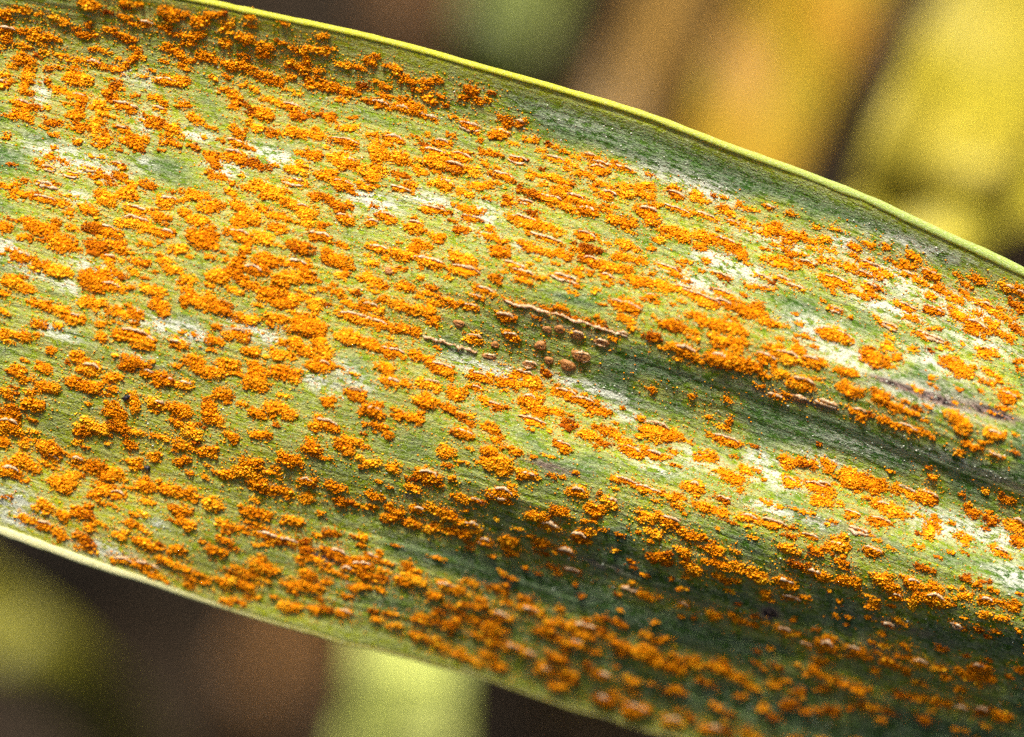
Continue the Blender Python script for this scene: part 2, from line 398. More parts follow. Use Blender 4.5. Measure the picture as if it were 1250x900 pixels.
1028 836 18 10;1050 842 24 12;1015 868 18 12 d;1060 863 22 8;1100 848 22 9;1123 852 22 10;1150 858 20 12;1175 864 18 8;1198 867 20 12;1223 875 22 12
354 744 20 14;383 744 20 14;302 718 18 12;380 718 26 12;420 748 24 10;275 733 20 9;293 735 14 9;232 714 14 8;459 756 16 8;482 765 20 9
"""
PUST = []
for chunk in DATA.replace('\n', ';').split(';'):
    p = chunk.split()
    if len(p) >= 4:
        PUST.append([float(p[0]), float(p[1]), float(p[2]), float(p[3]), p[4] if len(p) > 4 else ''])
PUST = [p for p in PUST if p[1] > edges(p[0])[0] + 5 and p[1] < edges(p[0])[1] - 6]
rf = random.Random(21)
FILL = []
while len(FILL) < 750:
    p = rf.choice(PUST)
    x = p[0] + rf.gauss(0, p[2] * .5 + 14); y = p[1] + .3 * (x - p[0]) + rf.gauss(0, p[3] * .5 + 7)
    a, b = edges(x)
    if 0 < x < 1250 and a + 14 < y < b - 12 and not (560 < x < 900 and 395 < y - .3 * (x - 660) < 455):
        FILL.append([x, y, rf.uniform(6, 18), rf.uniform(2.5, 6.5), rf.choice(['', '', 'd', ''])])
while len(FILL) < 1250:                       # fine flecks and dashes everywhere
    x = rf.uniform(0, 1250); a, b = edges(x); t = rf.uniform(.06, .97)
    y = a + t * (b - a)
    if x < 600 and rf.random() < .6: continue
    if (580 < x < 900 and 395 < y - .3 * (x - 660) < 455) or (x > 500 and t < .14 - .04 * (x > 900)): continue
    if x > 850 and .34 < t < .44: continue
    FILL.append([x, y, rf.uniform(4, 12), rf.uniform(1.8, 3.6), rf.choice(['', 'd'])])
while len(FILL) < 1380:                       # the reddish row along the lower edge
    x = rf.uniform(250, 1240); a, b = edges(x); t = rf.uniform(.84, .965)
    FILL.append([x, a + t * (b - a), rf.uniform(10, 24), rf.uniform(5, 10), rf.choice(['', 'd', 'd'])])
for p in PUST:
    if p[4] == '':
        q = rf.random()
        if q < (.12 if p[0] < 500 else .30) and p[2] > 16: p[4] = 'f'
        elif q > .95: p[4] = 'd'
# out of frame the rust goes on over the rest of the blade
r2 = random.Random(5)
EXTRA = []
for _ in range(260):
    x = r2.choice([r2.uniform(-420, -8), r2.uniform(1258, 1750)])
    a, b = edges(x)
    EXTRA.append([x, a + (b - a) * r2.uniform(.05, .95), r2.uniform(12, 34), r2.uniform(8, 15), r2.choice(['', '', '', 'f', 'd'])])


# ------------------------------------------------------------------ materials
# pale bloom patches: x y radius-along radius-across strength
WAX = [(90, 195, 60, 14, .8), (95, 240, 16, 8, .7), (330, 190, 28, 10, 1), (275, 206, 22, 9, .9), (175, 200, 12, 8, .6), (455, 247, 30, 12, 1.1), (525, 246, 28, 9, 1),
       (590, 265, 16, 18, .8), (870, 318, 26, 10, 1), (910, 332, 30, 10, 1), (1030, 296, 16, 8, 1), (1080, 375, 36, 10, 1), (1000, 402, 40, 12, .9), (1030, 435, 40, 10, .9),
       (850, 345, 40, 8, .8), (1150, 445, 50, 14, .6), (1200, 420, 50, 10, .5), (1130, 485, 70, 14, .7), (570, 443, 22, 8, 1), (615, 455, 20, 7, 1), (720, 474, 46, 7, .9),
       (200, 398, 40, 10, .7), (230, 405, 24, 10, .9), (70, 405, 26, 8, .8), (300, 400, 20, 12, .7), (330, 412, 16, 8, .8), (390, 467, 24, 9, .8), (420, 450, 16, 12, .5),
       (930, 560, 22, 9, .8), (945, 585, 30, 10, .8), (760, 505, 30, 8, .6), (850, 560, 30, 12, .5), (1150, 640, 36, 14, .8), (1215, 655, 36, 12, .9), (1240, 705, 30, 14, .8),
       (1000, 640, 20, 8, .5), (940, 620, 30, 7, .8), (5, 302, 18, 10, 1.2), (40, 330, 30, 8, .7), (110, 325, 30, 8, .6), (85, 350, 14, 8, .8), (15, 612, 30, 16, .9), (125, 672, 40, 10, .8),
       (20, 635, 20, 8, .9), (190, 640, 14, 6, .7), (1005, 560, 40, 7, .4), (1090, 340, 50, 16, .6), (1180, 380, 60, 18, .5), (960, 300, 60, 10, .4), (800, 570, 30, 8, .5),
       (170, 440, 20, 8, .5), (520, 440, 20, 6, .6), (440, 470, 18, 10, .6), (1115, 300, 60, 8, .6), (820, 215, 60, 12, .5), (870, 235, 30, 10, .7), (700, 150, 60, 10, .2),
       (1160, 560, 80, 8, .25), (1050, 545, 60, 8, .3), (640, 300, 20, 6, .5), (180, 150, 16, 14, .6), (50, 115, 10, 16, .7), (240, 165, 20, 8, .7), (170, 95, 26, 12, .4)]
STAIN_SHADE = [(940, 750, 12, 8, 1.2), (1080, 465, 24, 3, .9), (1142, 487, 30, 5, 1.2), (1215, 505, 30, 6, 1.0), (1100, 472, 30, 6, .4), (1180, 492, 60, 14, .35), (985, 490, 40, 5, .8), (930, 478, 30, 4, .5), (672, 570, 34, 5, .8), (395, 678, 20, 7, 1.1), (1043, 302, 12, 5, .8),
         (712, 530, 8, 4, .8), (600, 440, 20, 3, .4), (735, 690, 40, 5, .5), (1100, 765, 60, 5, .5), (1230, 590, 50, 6, .4), (1070, 787, 20, 5, .6), (850, 735, 40, 4, .3), (130, 604, 12, 5, .8),
         (690, 400, 60, 4, .5), (500, 605, 10, 5, .5), (340, 397, 8, 4, .7), (1060, 650, 30, 5, .4), (1000, 635, 30, 4, .5)]  # opens with the shade painted under the long torn strip; others are stains


def blobs(lst, x, y):
    v = np.zeros(x.shape)
    sl = 0.32
    c, s = math.cos(math.atan(sl)), math.sin(math.atan(sl))
    for bx, by, ra, rb, st in lst:
        dx, dy = x - bx, y - by
        a = dx * c + dy * s; b = -dx * s + dy * c
        v += st * np.exp(-(a / ra) ** 2 - (b / rb) ** 2)
    return v


def blade_material():
    k = NT('leaf_blade_green')
    uv = k.n('ShaderNodeUVMap', uv_map='leafmap').outputs[0]
    big = k.noise(k.mapping(uv, (0.35, 1.1, 1)), 1.0, 4)
    streak = k.noise(k.mapping(uv, (0.35, 8.0, 1)), 1.0, 4, .6)
    rib = k.noise(k.mapping(uv, (0.12, 6.0, 1)), 1.0, 2, .5)
    grain = k.noise(k.mapping(uv, (7.0, 11.0, 1)), 1.0, 3, 0.7)
    grain2 = k.noise(k.mapping(uv, (16.0, 22.0, 1)), 1.0, 2, 0.7)
    patch = k.noise(k.mapping(uv, (3.2, 7.0, 1)), 1.0, 5, 0.75)
    wax, rust, stain_shade, yel = k.attr('wax'), k.attr('rust'), k.attr('stain_shade'), k.attr('yellow')
    col = k.mix(k.ramp(big, .35, .65), (.068, .180, .006), (.25, .345, .006))
    col = k.mix(k.math('MULTIPLY', k.ramp(streak, .47, .62), .75), col, (.34, .42, .04))
    col = k.mix(k.math('MULTIPLY', k.ramp(rib, .52, .62), .35), col, (.06, .12, .012))
    col = k.mix(k.ramp(rust, .55, .0), col, k.mix(k.ramp(streak, .4, .65), (.032, .100, .010), (.075, .165, .020)))  # deeper healthy green away from pustules, also darkens the shaded groove by colour
    col = k.mix(k.math('MULTIPLY', k.ramp(grain, .5, .62), .75), col, (.035, .065, .008))
    col = k.mix(k.math('MULTIPLY', yel, .95, True), col, k.mix(grain2, (.45, .43, .010), (.27, .34, .008)))
    col = k.mix(k.math('MULTIPLY', k.math('MULTIPLY', rust, k.ramp(patch, .36, .60)), .45, True), col, k.mix(k.ramp(grain2, .38, .6), (.58, .26, .003), (.30, .32, .006)))
    wm = k.math('MULTIPLY', k.math('ADD', k.math('MULTIPLY', wax, 1.5), .20), k.ramp(patch, .42, .56), True)
    col = k.mix(k.math('MULTIPLY', wm, .85, True), col, k.mix(grain2, (.40, .44, .30), (.86, .84, .72)))
    col = k.mix(k.math('MULTIPLY', k.ramp(grain2, .58, .68), .6), col, (.60, .62, .42))
    col = k.mix(k.math('MULTIPLY', k.math('MULTIPLY', stain_shade, 1.3), k.ramp(patch, .36, .5), True), col, k.mix(grain2, (.13, .07, .06), (.36, .26, .21)))
    col = k.mix(k.math('MULTIPLY', k.ramp(stain_shade, .35, 1.0), k.ramp(grain, .40, .55), True), col, (.022, .013, .012))
    hgt = k.math('ADD', k.math('ADD', k.math('MULTIPLY', grain, 0.6), k.math('MULTIPLY', grain2, 0.5)), k.math('MULTIPLY', rib, .7))
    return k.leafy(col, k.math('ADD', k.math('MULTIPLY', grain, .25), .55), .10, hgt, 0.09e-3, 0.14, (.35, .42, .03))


def margin_material(name, c1, c2, trans, tc, lo, hi):
    k = NT(name)
    uv = k.n('ShaderNodeUVMap', uv_map='leafmap').outputs[0]
    n1 = k.noise(k.mapping(uv, (1.5, 5.0, 1)), 1.0, 4)
    n2 = k.noise(k.mapping(uv, (12.0, 14.0, 1)), 1.0, 3)
    sx = k.n('ShaderNodeSeparateXYZ'); k.put(sx.inputs[0], uv)
    along = k.ramp(sx.outputs[0], lo, hi)
    col = k.mix(along, c1, c2)
    col = k.mix(k.math('MULTIPLY', k.ramp(n1, .4, .65), .18), col, (.34, .42, .04))
    col = k.mix(k.math('MULTIPLY', k.ramp(n2, .5, .65), .6), col, (.80, .80, .55))
    return k.leafy(col, .5, .3, n2, 0.02e-3, trans, tc)


def spore_material():
    k = NT('rust_spores')
    tone = k.attr('tone')
    oc = k.n('ShaderNodeTexCoord').outputs['Object']
    n1 = k.noise(oc, 17000.0, 2)
    t = k.math('ADD', tone, k.math('MULTIPLY', k.math('SUBTRACT', n1, .5), .35))
    c = k.mix(k.ramp(t, .0, .5), (.26, .050, .003), (.84, .265, .003))
    c = k.mix(k.ramp(t, .5, 1.0), c, (1.0, .54, .02))
    return k.leafy(c, 1.0, .03, n1, 0.02e-3)


def blister_material():
    k = NT('closed_blister_skin')
    oc = k.n('ShaderNodeTexCoord').outputs['Object']
    n1 = k.noise(oc, 14000.0, 4); n2 = k.noise(oc, 40000.0, 2)
    c = k.mix(k.ramp(n1, .35, .65), (.26, .085, .014), (.42, .17, .03))
    c = k.mix(k.math('MULTIPLY', k.ramp(n2, .52, .7), .6), c, (.55, .36, .16))
    return k.leafy(c, .45, .4, n2, 0.02e-3)


def flap_material():
    k = NT('torn_leaf_skin')
    oc = k.n('ShaderNodeTexCoord').outputs['Object']
    n1 = k.noise(oc, 16000.0, 4); n2 = k.noise(oc, 45000.0, 2)
    c = k.mix(k.ramp(n1, .35, .65), (.62, .38, .16), (.82, .70, .50))
    c = k.mix(k.math('MULTIPLY', k.ramp(n2, .47, .60), .75), c, (.62, .24, .03))
    return k.leafy(c, .5, .4, n2, 0.02e-3, .25, (.7, .5, .2))


M_BLADE = blade_material()
M_TOP = margin_material('upper_margin_yellow_green', (.80, .78, .03), (.42, .54, .12), .35, (.8, .85, .05), 12.0, 22.0)
M_BOT = margin_material('lower_margin_cream', (.66, .62, .30), (.30, .26, .02), .25, (.6, .6, .1), 2.0, 8.0)
M_SPORE, M_BLIS, M_FLAP = spore_material(), blister_material(), flap_material()

# ------------------------------------------------------------------ the soil below
k = NT('dark_moist_soil')
oc = k.n('ShaderNodeTexCoord').outputs['Object']
s1 = k.noise(oc, 55.0, 5); s2 = k.noise(oc, 400.0, 5, .7)
sc_ = k.mix(k.ramp(s1, .35, .65), (.010, .007, .004), (.030, .018, .008))
sc_ = k.mix(k.math('MULTIPLY', k.ramp(s2, .5, .7), .5), sc_, (.05, .033, .016))
M_SOIL = k.leafy(sc_, .9, .2, s2, 1.5e-3)
n = 121
gx = np.linspace(-1, 1, n); gx = np.sign(gx) * np.abs(gx) ** 2 * 1.2
X, Y = np.meshgrid(gx, gx, indexing='ij')
Z = 0.003 * np.sin(X * 60) * np.cos(Y * 47) + 0.002 * rng.normal(size=X.shape)
soil = mesh_np('soil', np.stack([X, Y, Z], -1).reshape(-1, 3), grid_faces(n, n)[:, ::-1], M_SOIL)
tag(soil, kind='structure')


# ------------------------------------------------------------------ blurred blades growing behind the leaf, plus one added dark gap strip
def pix(x, y, z):
    s = PX * (D + H0 - z) / D
    return Vector(((x - 625) * s, (450 - y) * s, z))


def blade_mat(name, c1, c2, c3, trans=.25):
    k = NT(name)
    uv = k.n('ShaderNodeUVMap', uv_map='leafmap').outputs[0]
    a = k.noise(k.mapping(uv, (.22, .45, 1)), 1.0, 4)
    b = k.noise(k.mapping(uv, (.3, 5.0, 1)), 1.0, 3)
    c = k.mix(k.ramp(a, .35, .65), c1, c2)
    c = k.mix(k.math('MULTIPLY', k.ramp(b, .45, .7), .6), c, c3)
    return k.leafy(c, .5, .3, b, 0.1e-3, trans, c2)


def grass_blade(name, pts, widths, mat, label, cat='leaf', roll=0.0):
    """pts: (x px, y px, z m); widths in px of the leaf plane scale, tapering ends"""
    P = [pix(*p) for p in pts]
    N = 36
    # Catmull-Rom through the points
    C, Wd = [], []
    Q = [2 * P[0] - P[1]] + P + [2 * P[-1] - P[-2]]
    wq = [widths[0]] + list(widths) + [widths[-1]]
    seg = len(P) - 1
    for i in range(N):
        u = i / (N - 1) * seg; j = min(int(u), seg - 1); f = u - j
        p0, p1, p2, p3 = Q[j:j + 4]
        C.append(0.5 * ((2 * p1) + (p2 - p0) * f + (2 * p0 - 5 * p1 + 4 * p2 - p3) * f * f + (3 * p1 - p0 - 3 * p2 + p3) * f ** 3))
        Wd.append(wq[j + 1] * (1 - f) + wq[j + 2] * f)
    NA = 11
    V, UV = [], []
    L = 0
    for i in range(N):
        tg = (C[min(i + 1, N - 1)] - C[max(i - 1, 0)]).normalized()
        if i: L += (C[i] - C[i - 1]).length
        side = tg.cross(Vector((0, 0, 1)))
        if side.length < 1e-4: side = Vector((1, 0, 0))
        side.normalize()
        up = side.cross(tg).normalized()
        s2 = (side * math.cos(roll) + up * math.sin(roll)); u2 = s2.cross(tg).normalized()
        w = Wd[i] * PX * (D + H0 - C[i].z) / D
        for j in range(NA):
            q = j / (NA - 1) * 2 - 1
            hgt = w * 0.10 * (abs(q) ** 1.3) + 0.00008 * math.cos(q * 30) + 0.0004 * math.sin(i * .7 + q * 2)
            v = C[i] + s2 * (q * w / 2) + u2 * hgt
            V.append(v); UV.append((L * 1e3, q * w * .5e3))
    o = mesh_np(name, [tuple(v) for v in V], grid_faces(N, NA), mat, None, uv=UV)
    sm = o.modifiers.new('thickness', 'SOLIDIFY'); sm.thickness = 0.00025; sm.offset = 0
    tag(o, label, cat)
    return o


MB_YEL = blade_mat('yellowing_blade', (.34, .28, .015), (.52, .42, .05), (.24, .23, .015), .3)
MB_OLV = blade_mat('olive_blade', (.42, .36, .02), (.50, .40, .03), (.32, .31, .02), .25)
MB_RUST = blade_mat('rust_tinted_blade', (.27, .20, .010), (.30, .12, .005), (.22, .20, .012), .2)
MB_BRN = blade_mat('dry_brown_blade', (.095, .042, .010), (.13, .06, .013), (.05, .028, .012), .1)
MB_GAP = blade_mat('dark_gap_strip', (.030, .018, .012), (.05, .03, .016), (.02, .014, .012), .05)
MB_TAN = blade_mat('tan_dry_blade', (.17, .095, .018), (.22, .12, .02), (.11, .07, .02), .1)
MB_DULL = blade_mat('dull_olive_blade', (.13, .125, .010), (.18, .165, .012), (.09, .09, .010), .15)
MB_PALE = blade_mat('pale_green_blade', (.36, .40, .08), (.48, .50, .15), (.30, .38, .07), .3)
MB_GRN = blade_mat('dull_green_blade', (.085, .11, .02), (.12, .14, .025), (.07, .09, .02), .2)
grass_blade('grass_leaf', [(1850, -1700, .002), (1600, -800, .07), (1330, -160, .090), (1200, 90, .095), (1110, 270, .098), (980, 700, .06)],
            [110, 180, 190, 185, 160, 40], MB_YEL, 'bright yellow blurred blade slanting beyond the upper edge of the rusted leaf')
grass_blade('grass_leaf', [(1800, -700, .002), (1460, 0, .075), (1270, 180, .096), (1150, 255, .099), (980, 380, .095), (800, 600, .05)],
            [60, 110, 130, 140, 120, 30], MB_OLV, 'olive yellow blurred blade crossing below the bright yellow one')
grass_blade('grass_leaf', [(1350, -1300, .002), (1160, -500, .06), (1020, -70, .083), (930, 130, .090), (820, 420, .093), (720, 900, .05)],
            [60, 130, 150, 150, 120, 40], MB_RUST, 'rust tinted olive blurred blade between two dark gaps')
grass_blade('dry_leaf', [(1420, -1100, .002), (1190, -250, .06), (1115, 20, .085), (1090, 90, .088), (1070, 140, .088), (1040, 220, .08)],  # added strip, its dark colour stands in for the shaded gap between blades
            [20, 36, 44, 34, 16, 4], MB_GAP, 'thin dark brown blurred strip added for the gap between the yellow and the rust tinted blades')
grass_blade('dry_leaf', [(1150, -900, .002), (930, -300, .055), (815, 10, .076), (750, 150, .081), (640, 420, .080), (560, 800, .03)],
            [40, 60, 70, 74, 60, 20], MB_TAN, 'narrow tan brown blurred dry blade above the green margin')
grass_blade('grass_leaf', [(820, -1100, .002), (720, -400, .05), (640, -40, .075), (600, 120, .075), (560, 400, .05)],
            [60, 100, 110, 100, 60], MB_GRN, 'dull green blurred blade left of the tan dry blade')
grass_blade('dry_leaf', [(620, -900, .002), (540, -300, .04), (505, -20, .06), (460, 200, .05), (380, 500, .01)],
            [40, 60, 70, 70, 30], MB_BRN, 'dark brown blurred dry blade beside the dull green one')
grass_blade('grass_leaf', [(-700, 100, .002), (-260, 480, .06), (-60, 715, .080), (70, 815, .082), (190, 980, .07), (420, 1500, .01)],
            [40, 76, 84, 84, 74, 20], MB_DULL, 'olive blurred blade slanting under the lower left edge')
grass_blade('dry_leaf', [(560, 300, .005), (430, 640, .04), (340, 800, .055), (290, 960, .05), (200, 1500, .004)],
            [30, 70, 80, 80, 30], MB_BRN, 'brown blurred dry blade under the lower edge of the leaf')
grass_blade('grass_leaf', [(620, 200, .004), (540, 560, .075), (505, 760, .086), (492, 880, .088), (470, 1100, .08), (440, 1900, .005)],
            [60, 105, 122, 130, 140, 30], MB_PALE, 'pale yellow green blurred blade standing upright under the lower edge')

# ------------------------------------------------------------------ the rusted leaf
leaf = bpy.data.objects.new('rusted_leaf', None)
link(leaf)
leaf.empty_display_size = 0.005
tag(leaf, 'broad green leaf blade covered in powdery orange rust pustules', 'leaf')

xs = np.concatenate([np.arange(-1500, -60, 20.0), np.arange(-60, 1310, 4.0), np.arange(1320, 2701, 20.0)])
ts = np.linspace(0.004, 0.996, 250)
GX, GT = np.meshgrid(xs, ts, indexing='ij')
EA, EB = edges(GX)
GY = EA + GT * (EB - EA)
V = leaf_pt(GX, GY)
uv = np.stack([GX * .02, GT * 14.0], -1).reshape(-1, 2)
# how much rust lies around each point of the blade
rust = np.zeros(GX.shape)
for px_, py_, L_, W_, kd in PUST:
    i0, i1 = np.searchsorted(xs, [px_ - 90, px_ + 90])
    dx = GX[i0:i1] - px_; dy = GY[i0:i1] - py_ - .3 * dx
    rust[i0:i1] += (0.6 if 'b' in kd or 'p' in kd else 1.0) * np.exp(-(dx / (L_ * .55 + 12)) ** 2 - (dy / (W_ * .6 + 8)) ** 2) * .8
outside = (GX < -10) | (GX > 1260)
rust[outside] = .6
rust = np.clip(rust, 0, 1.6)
wax = blobs(WAX, GX, GY)
stain_shade = blobs(STAIN_SHADE, GX, GY)
yellow = 0.9 * np.exp(-(GT / .035) ** 2) * np.clip(1.1 - GX / 900, .1, 1) + 1.0 * np.exp(-(GT / .022) ** 2) + 0.8 * np.exp(-((1 - GT) / .05) ** 2)
yellow += 0.75 * np.exp(-((GX - 120) / 300) ** 2 - ((GY - 600) / 110) ** 2) + 0.3 * np.exp(-((GX - 150) / 260) ** 2 - ((GY - 30) / 70) ** 2) + 0.35 * np.clip(rust, 0, 1) * np.clip(1.1 - GX / 1100, 0.15, 1)
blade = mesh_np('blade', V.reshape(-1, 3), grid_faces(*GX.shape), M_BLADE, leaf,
                attrs={'wax': wax.ravel(), 'rust': rust.ravel(), 'stain_shade': stain_shade.ravel(), 'yellow': yellow.ravel()}, uv=uv)
sm = blade.modifiers.new('thickness', 'SOLIDIFY'); sm.thickness = 0.00016; sm.offset = -1


def margin(name, which, rad_fn, mat, lift):
    xm = xs[::1]
    a, b = edges(xm)
    y = a if which == 'top' else b
    sg = 1 if which == 'top' else -1
    C = leaf_pt(xm, y + sg * rad_fn(xm) * .35)
    NA = 10
    T = np.gradient(C, axis=0); T /= np.linalg.norm(T, axis=1)[:, None]
    S = np.cross(np.array([0, 0, 1.0]), T); S /= np.linalg.norm(S, axis=1)[:, None]
    U = np.cross(T, S)
    nz = smooth_noise(len(xm), 3, 17 + sg) * .05
    rr = rad_fn(xm) * PX * (1 + nz)
    V, uvv = [], []
    for j in range(NA + 1):
        an = 2 * math.pi * j / NA
        V.append(C + S * (np.cos(an) * rr)[:, None] + U * (np.sin(an) * rr * .5 + lift)[:, None])
        uvv.append(np.stack([xm * .02, np.full(len(xm), an * .3)], -1))
    V = np.stack(V, 1); uvv = np.stack(uvv, 1)
    return mesh_np(name, V.reshape(-1, 3), grid_faces(len(xm), NA + 1), mat, leaf, uv=uvv.reshape(-1, 2))


margin('upper_margin', 'top', lambda x: np.interp(x, [0, 700, 1000, 1250], [3.4, 3.6, 4.6, 5.6]), M_TOP, -0.012e-3)
margin('lower_margin', 'bot', lambda x: np.interp(x, [0, 300, 600, 1250], [6.5, 3.8, 2.6, 2.6]), M_BOT, -0.02e-3)

# the culm the blade hangs from, out of frame
k = NT('culm_green')
oc = k.n('ShaderNodeTexCoord').outputs['Object']
M_CULM = k.leafy(k.mix(k.noise(k.mapping(oc, (900, 900, 60)), 1.0, 3), (.12, .16, .03), (.25, .28, .06)), .45, .3)
base = leaf_pt(np.array([-1490.]), np.array([edges(np.array([-1490.]))[0][0] * .5 + edges(np.array([-1490.]))[1][0] * .5]))[0]
NA, NH = 14, 24
V = []
for i in range(NH):
    h = i / (NH - 1)
    z = h * (base[2] + .012)
    r = .0021 + (.0009 if i in (9, 21) else 0) + .0004 * (1 - h)
    for j in range(NA + 1):
        an = 2 * math.pi * j / NA
        V.append((base[0] - .0012 + r * math.cos(an), base[1] + r * math.sin(an), z))
mesh_np('stem', V, grid_faces(NH, NA + 1)[:, ::-1], M_CULM, leaf)

# ------------------------------------------------------------------ pustule building
OCT_V = np.array([(1, 0, 0), (-1, 0, 0), (0, 1, 0), (0, -1, 0), (0, 0, 1), (0, 0, -1)], float)
OCT_F = np.array([(0, 2, 4), (2, 1, 4), (1, 3, 4), (3, 0, 4), (2, 0, 5), (1, 2, 5), (3, 1, 5), (0, 3, 5)])
TEMPL = []
for q in range(64):
    A = rng.normal(size=(3, 3)); Qm, _ = np.linalg.qr(A)
    TEMPL.append((OCT_V * np.clip(1 + .38 * rng.normal(size=(6, 1)), .45, 2.0)) @ Qm.T * np.array([1.25, 1, .9]))
TEMPL = np.array(TEMPL)


def granules(P, R, tone):
    n = len(P)
    V = TEMPL[rng.integers(0, len(TEMPL), n)] * R[:, None, None] + P[:, None, :]
    F = OCT_F[None] + (np.arange(n) * 6)[:, None, None]
    return V.reshape(-1, 3), F.reshape(-1, 3), np.repeat(tone, 6)


def to_world(x, y, ang, loc):
    """loc (n,3) local px (along, across, up) around photo point -> world, following the curved blade"""
    c, s = math.cos(ang), math.sin(ang)
    qx = x + loc[:, 0] * c + loc[:, 1] * s
    qy = y + loc[:, 0] * s - loc[:, 1] * c
    P = leaf_pt(qx, qy)
    _, _, nrm = leaf_frame(np.array(x), np.array(y))
    return P + nrm * (loc[:, 2] * PX)[:, None]


def vein_angle(x, y):
    a0, b0 = edges(np.array(x - 8.)); a1, b1 = edges(np.array(x + 8.)); a, b = edges(np.array(float(x)))
    t = (y - a) / (b - a)
    return math.atan2((a1 + t * (b1 - a1)) - (a0 + t * (b0 - a0)), 16)


def dome(L, W, H, ns=13, nr=4, jit=.12):
    """lumpy mound, local px"""
    V = [(0, 0, H)]
    ph = rng.uniform(0, 6.28)
    for r in range(1, nr + 1):
        q = r / nr
        for j in range(ns):
            an = 2 * math.pi * j / ns
            k = 1 + jit * math.sin(3 * an + ph) + jit * rng.normal() * .6
            V.append((math.cos(an) * L / 2 * q * k, math.sin(an) * W / 2 * q * k, H * math.sqrt(max(0, 1 - q * q)) * (1 + .15 * rng.normal()) - (0.6 if r == nr else 0)))
    F = [(0, 1 + j, 1 + (j + 1) % ns) for j in range(ns)]
    for r in range(nr - 1):
        for j in range(ns):
            a = 1 + r * ns + j; b = 1 + r * ns + (j + 1) % ns
            F += [(a, a + ns, b + ns), (a, b + ns, b)]
    return np.array(V), np.array(F)


def build_pustule(p, dens=1.0):
    x, y, L, W, kd = p
    ang = vein_angle(x, y) + rng.normal() * .06
    if 'v' in kd: ang = math.pi / 2 + rng.normal() * .15
    if 'u' in kd: ang = -.5 + rng.normal() * .1
    if 'b' in kd:
        v, f = dome(L, W, W * .30, 18, 6, .08)
        v[:, 2] -= np.exp(-(v[:, 1] / (W * .10)) ** 2) * W * .05 * (np.abs(v[:, 0]) < L * .4)
        return to_world(x, y, ang, v), f, np.full(len(v), .4), True
    if 'p' in kd: W = W * .7
    # a ragged chain of powdery heaps along the vein
    nl = max(2, int(round(L / 8.0)))
    lob = []
    for i in range(nl):
        cx = (i + .5) / nl * L - L / 2 + rng.normal() * 1.5
        edge = 1 - .38 * abs(2 * (i + .5) / nl - 1)
        lob.append((cx, rng.normal() * W * .17, max(2.0, W * .50 * edge * rng.uniform(.6, 1.25)), rng.uniform(.25, .60)))
    for i in range(int(rng.integers(1, 4))):
        lob.append((rng.uniform(-.55, .55) * L, rng.choice([-1, 1]) * W * rng.uniform(.2, .5), W * rng.uniform(.14, .26), .5))
    loc, rad, tone = [], [], []
    base_t = (.56 if 'd' not in kd else .27) + rng.normal() * .10
    for cx, cy, r, hk in lob:
        n = max(10, int(math.pi * r * r * 1.15 / 1.0 * dens))
        rr = r * np.sqrt(rng.uniform(0, 1.0, n)) * (1 + .12 * rng.normal(size=n)); an = rng.uniform(0, 2 * np.pi, n)
        px_, py_ = cx + rr * np.cos(an) * 1.5, cy + rr * np.sin(an)
        h = np.zeros(n)
        for c2, d2, r3, h2 in lob:
            q = ((px_ - c2) / 1.4) ** 2 + (py_ - d2) ** 2
            h = np.maximum(h, np.sqrt(np.clip(1 - q / (r3 * r3 * 1.1), 0, 1)) * r3 * h2 * .72)
        g = rng.uniform(.45, 1.1, n) * (1 + 1.0 * (rng.random(n) < .07))
        loc.append(np.stack([px_, py_, h + rng.normal(size=n) * .7 + .2 + 1.0 * (rng.random(n) < .06)], -1)); rad.append(g)
        tone.append(base_t + rng.normal() * .10 + .14 * (h / (W * .26) - .6) + rng.normal(size=n) * .17)  # heap tops lighter, low grains darker: highlight and shade put into the tone
    # strays
    ns_ = int(L * 1.6)
    loc.append(np.stack([rng.normal(size=ns_) * L * .42, rng.normal(size=ns_) * W * .55, rng.uniform(0, 1, ns_)], -1))
    rad.append(rng.uniform(.5, 1.2, ns_)); tone.append(base_t + .1 + rng.normal(size=ns_) * .15)
    loc = np.concatenate(loc); rad = np.concatenate(rad); tone = np.concatenate(tone)
    P = to_world(x, y, ang, loc)
    V, F, T = granules(P, rad * PX, tone)
    dv, df = dome(L * .80, W * .60, W * .14, 14, 4)
    dv = to_world(x, y, ang, dv)
    F = np.concatenate([F, df + len(V)]); V = np.concatenate([V, dv]); T = np.concatenate([T, np.full(len(dv), base_t - .12)])
    return V, F, T, False


